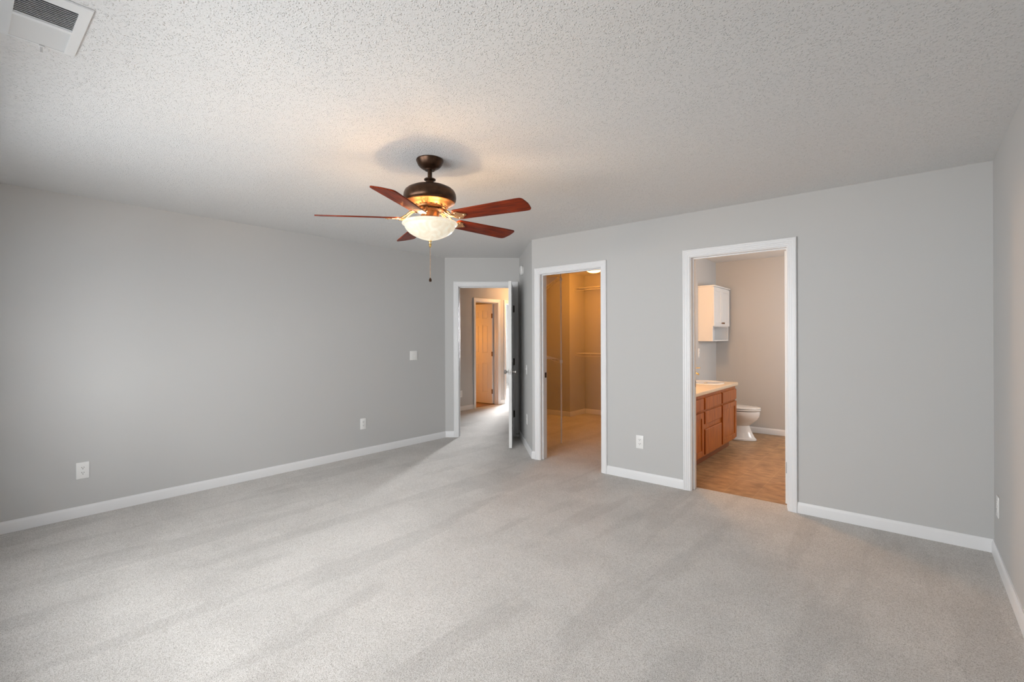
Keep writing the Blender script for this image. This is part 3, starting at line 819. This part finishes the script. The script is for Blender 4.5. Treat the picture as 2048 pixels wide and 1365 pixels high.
wc = thing('wall_cabinet', 'white two-door cabinet with open shelf hung above the toilet', 'cabinet', (XE, 6.85, 1.29))
y0, y1, x1, zb0, zt = 6.50, 7.20, -2.0, 1.29, 2.02
mb = MB()
mb.box(XE + .001, x1, y0, y0 + .016, zb0, zt, .001); mb.box(XE + .001, x1, y1 - .016, y1, zb0, zt, .001)
mb.box(XE + .001, x1, y0 + .016, y1 - .016, zb0, zb0 + .016, .001); mb.box(XE + .001, x1, y0 + .016, y1 - .016, 1.485, 1.501, .001); mb.box(XE + .001, x1, y0 + .016, y1 - .016, zt - .016, zt, .001)
mb.box(XE + .001, XE + .006, y0 + .016, y1 - .016, zb0 + .016, zt - .016)
mb.build('carcass', M['white_cab'], wc, True)
mb = MB(); mb.box(XE + .001, x1 + .028, y0 - .012, y1 + .012, zt, zt + .018, .005, 2); mb.build('top_moulding', M['white_cab'], wc, True)
ym = (y0 + y1) / 2
for a, b, ky in ((y0 + .002, ym - .0015, ym - .03), (ym + .0015, y1 - .002, ym + .03)):
    mb = MB(); s = .05
    mb.box(x1, x1 + .010, a + .005, b - .005, 1.50, 2.005)
    for c, d, e, f in ((a, a + s, 1.495, 2.01), (b - s, b, 1.495, 2.01), (a + s, b - s, 1.495, 1.495 + s), (a + s, b - s, 2.01 - s, 2.01)): mb.box(x1, x1 + .018, c, d, e, f, .002)
    w = (b - a - 2 * s) / 5
    for q_ in range(5): mb.box(x1 + .004, x1 + .0125, a + s + q_ * w + .0015, a + s + (q_ + 1) * w - .0015, 1.50 + s, 2.0 - s, .0015)
    dr = mb.build('door', M['white_cab'], wc, True)
    mb = MB(); mb.lathe([(0, 0), (.006, 0), (.005, .010), (.012, .016), (.012, .022), (.006, .026), (0, .026)], 20, mat=Matrix.Translation((x1 + .018, ky, 1.535)) @ Matrix.Rotation(R(90), 4, 'Y'))
    kb = mb.build('knob', M['hinge_brown'], None)
    kb.parent = dr; kb.location = -Vector(wc.location)

tl = thing('toilet', 'white porcelain toilet with closed lid beyond the vanity', 'toilet', (XE + .248, 6.72, 0))
TX, TY = 0, 0
def egg(cx, back, front, hw, z, n=40):
    pts = []
    for k in range(n):
        a = 2 * math.pi * k / n
        c, s = math.cos(a), math.sin(a)
        x = cx + (front * c if c > 0 else back * c)
        pts.append((x, hw * s * (1 - .10 * max(0, c) ** 2), z))
    return pts
mb = MB()
mb.loft([egg(.18, .22, .235, .128, 0), egg(.18, .22, .235, .128, .018), egg(.18, .215, .215, .112, .035), egg(.18, .20, .172, .095, .12), egg(.18, .20, .150, .090, .185),
         egg(.20, .22, .175, .112, .225), egg(.21, .24, .215, .145, .27), egg(.21, .25, .240, .172, .315), egg(.21, .25, .246, .182, .355), egg(.21, .25, .244, .181, .382), egg(.21, .24, .22, .16, .384)])
mb.build('bowl', M['porcelain'], tl)
mb = MB(); mb.loft([egg(.22, .20, .242, .182, .389), egg(.22, .20, .248, .186, .395), egg(.22, .20, .248, .186, .403), egg(.22, .20, .243, .182, .408)]); mb.build('seat', M['porcelain'], tl)
mb = MB(); mb.loft([egg(.22, .20, .243, .183, .4125), egg(.22, .20, .248, .186, .418), egg(.22, .20, .245, .184, .427), egg(.22, .18, .21, .15, .434), egg(.22, .10, .10, .07, .437)]); mb.build('lid', M['porcelain'], tl)
mb = MB(); mb.box(-.235, -.02, -.215, .215, .375, .70, .022, 3); mb.build('tank', M['porcelain'], tl)
mb = MB(); mb.box(-.243, -.010, -.225, .225, .70, .735, .012, 3); mb.build('tank_lid', M['porcelain'], tl)
mb = MB(); mb.lathe([(0, 0), (.012, 0), (.012, .010), (0, .012)], 16, mat=Matrix.Translation((-.02, .15, .64)) @ Matrix.Rotation(R(90), 4, 'Y')); mb.box(-.012, -.004, .07, .155, .634, .646, .003)
mb.build('flush_lever', M['nickel'], tl)
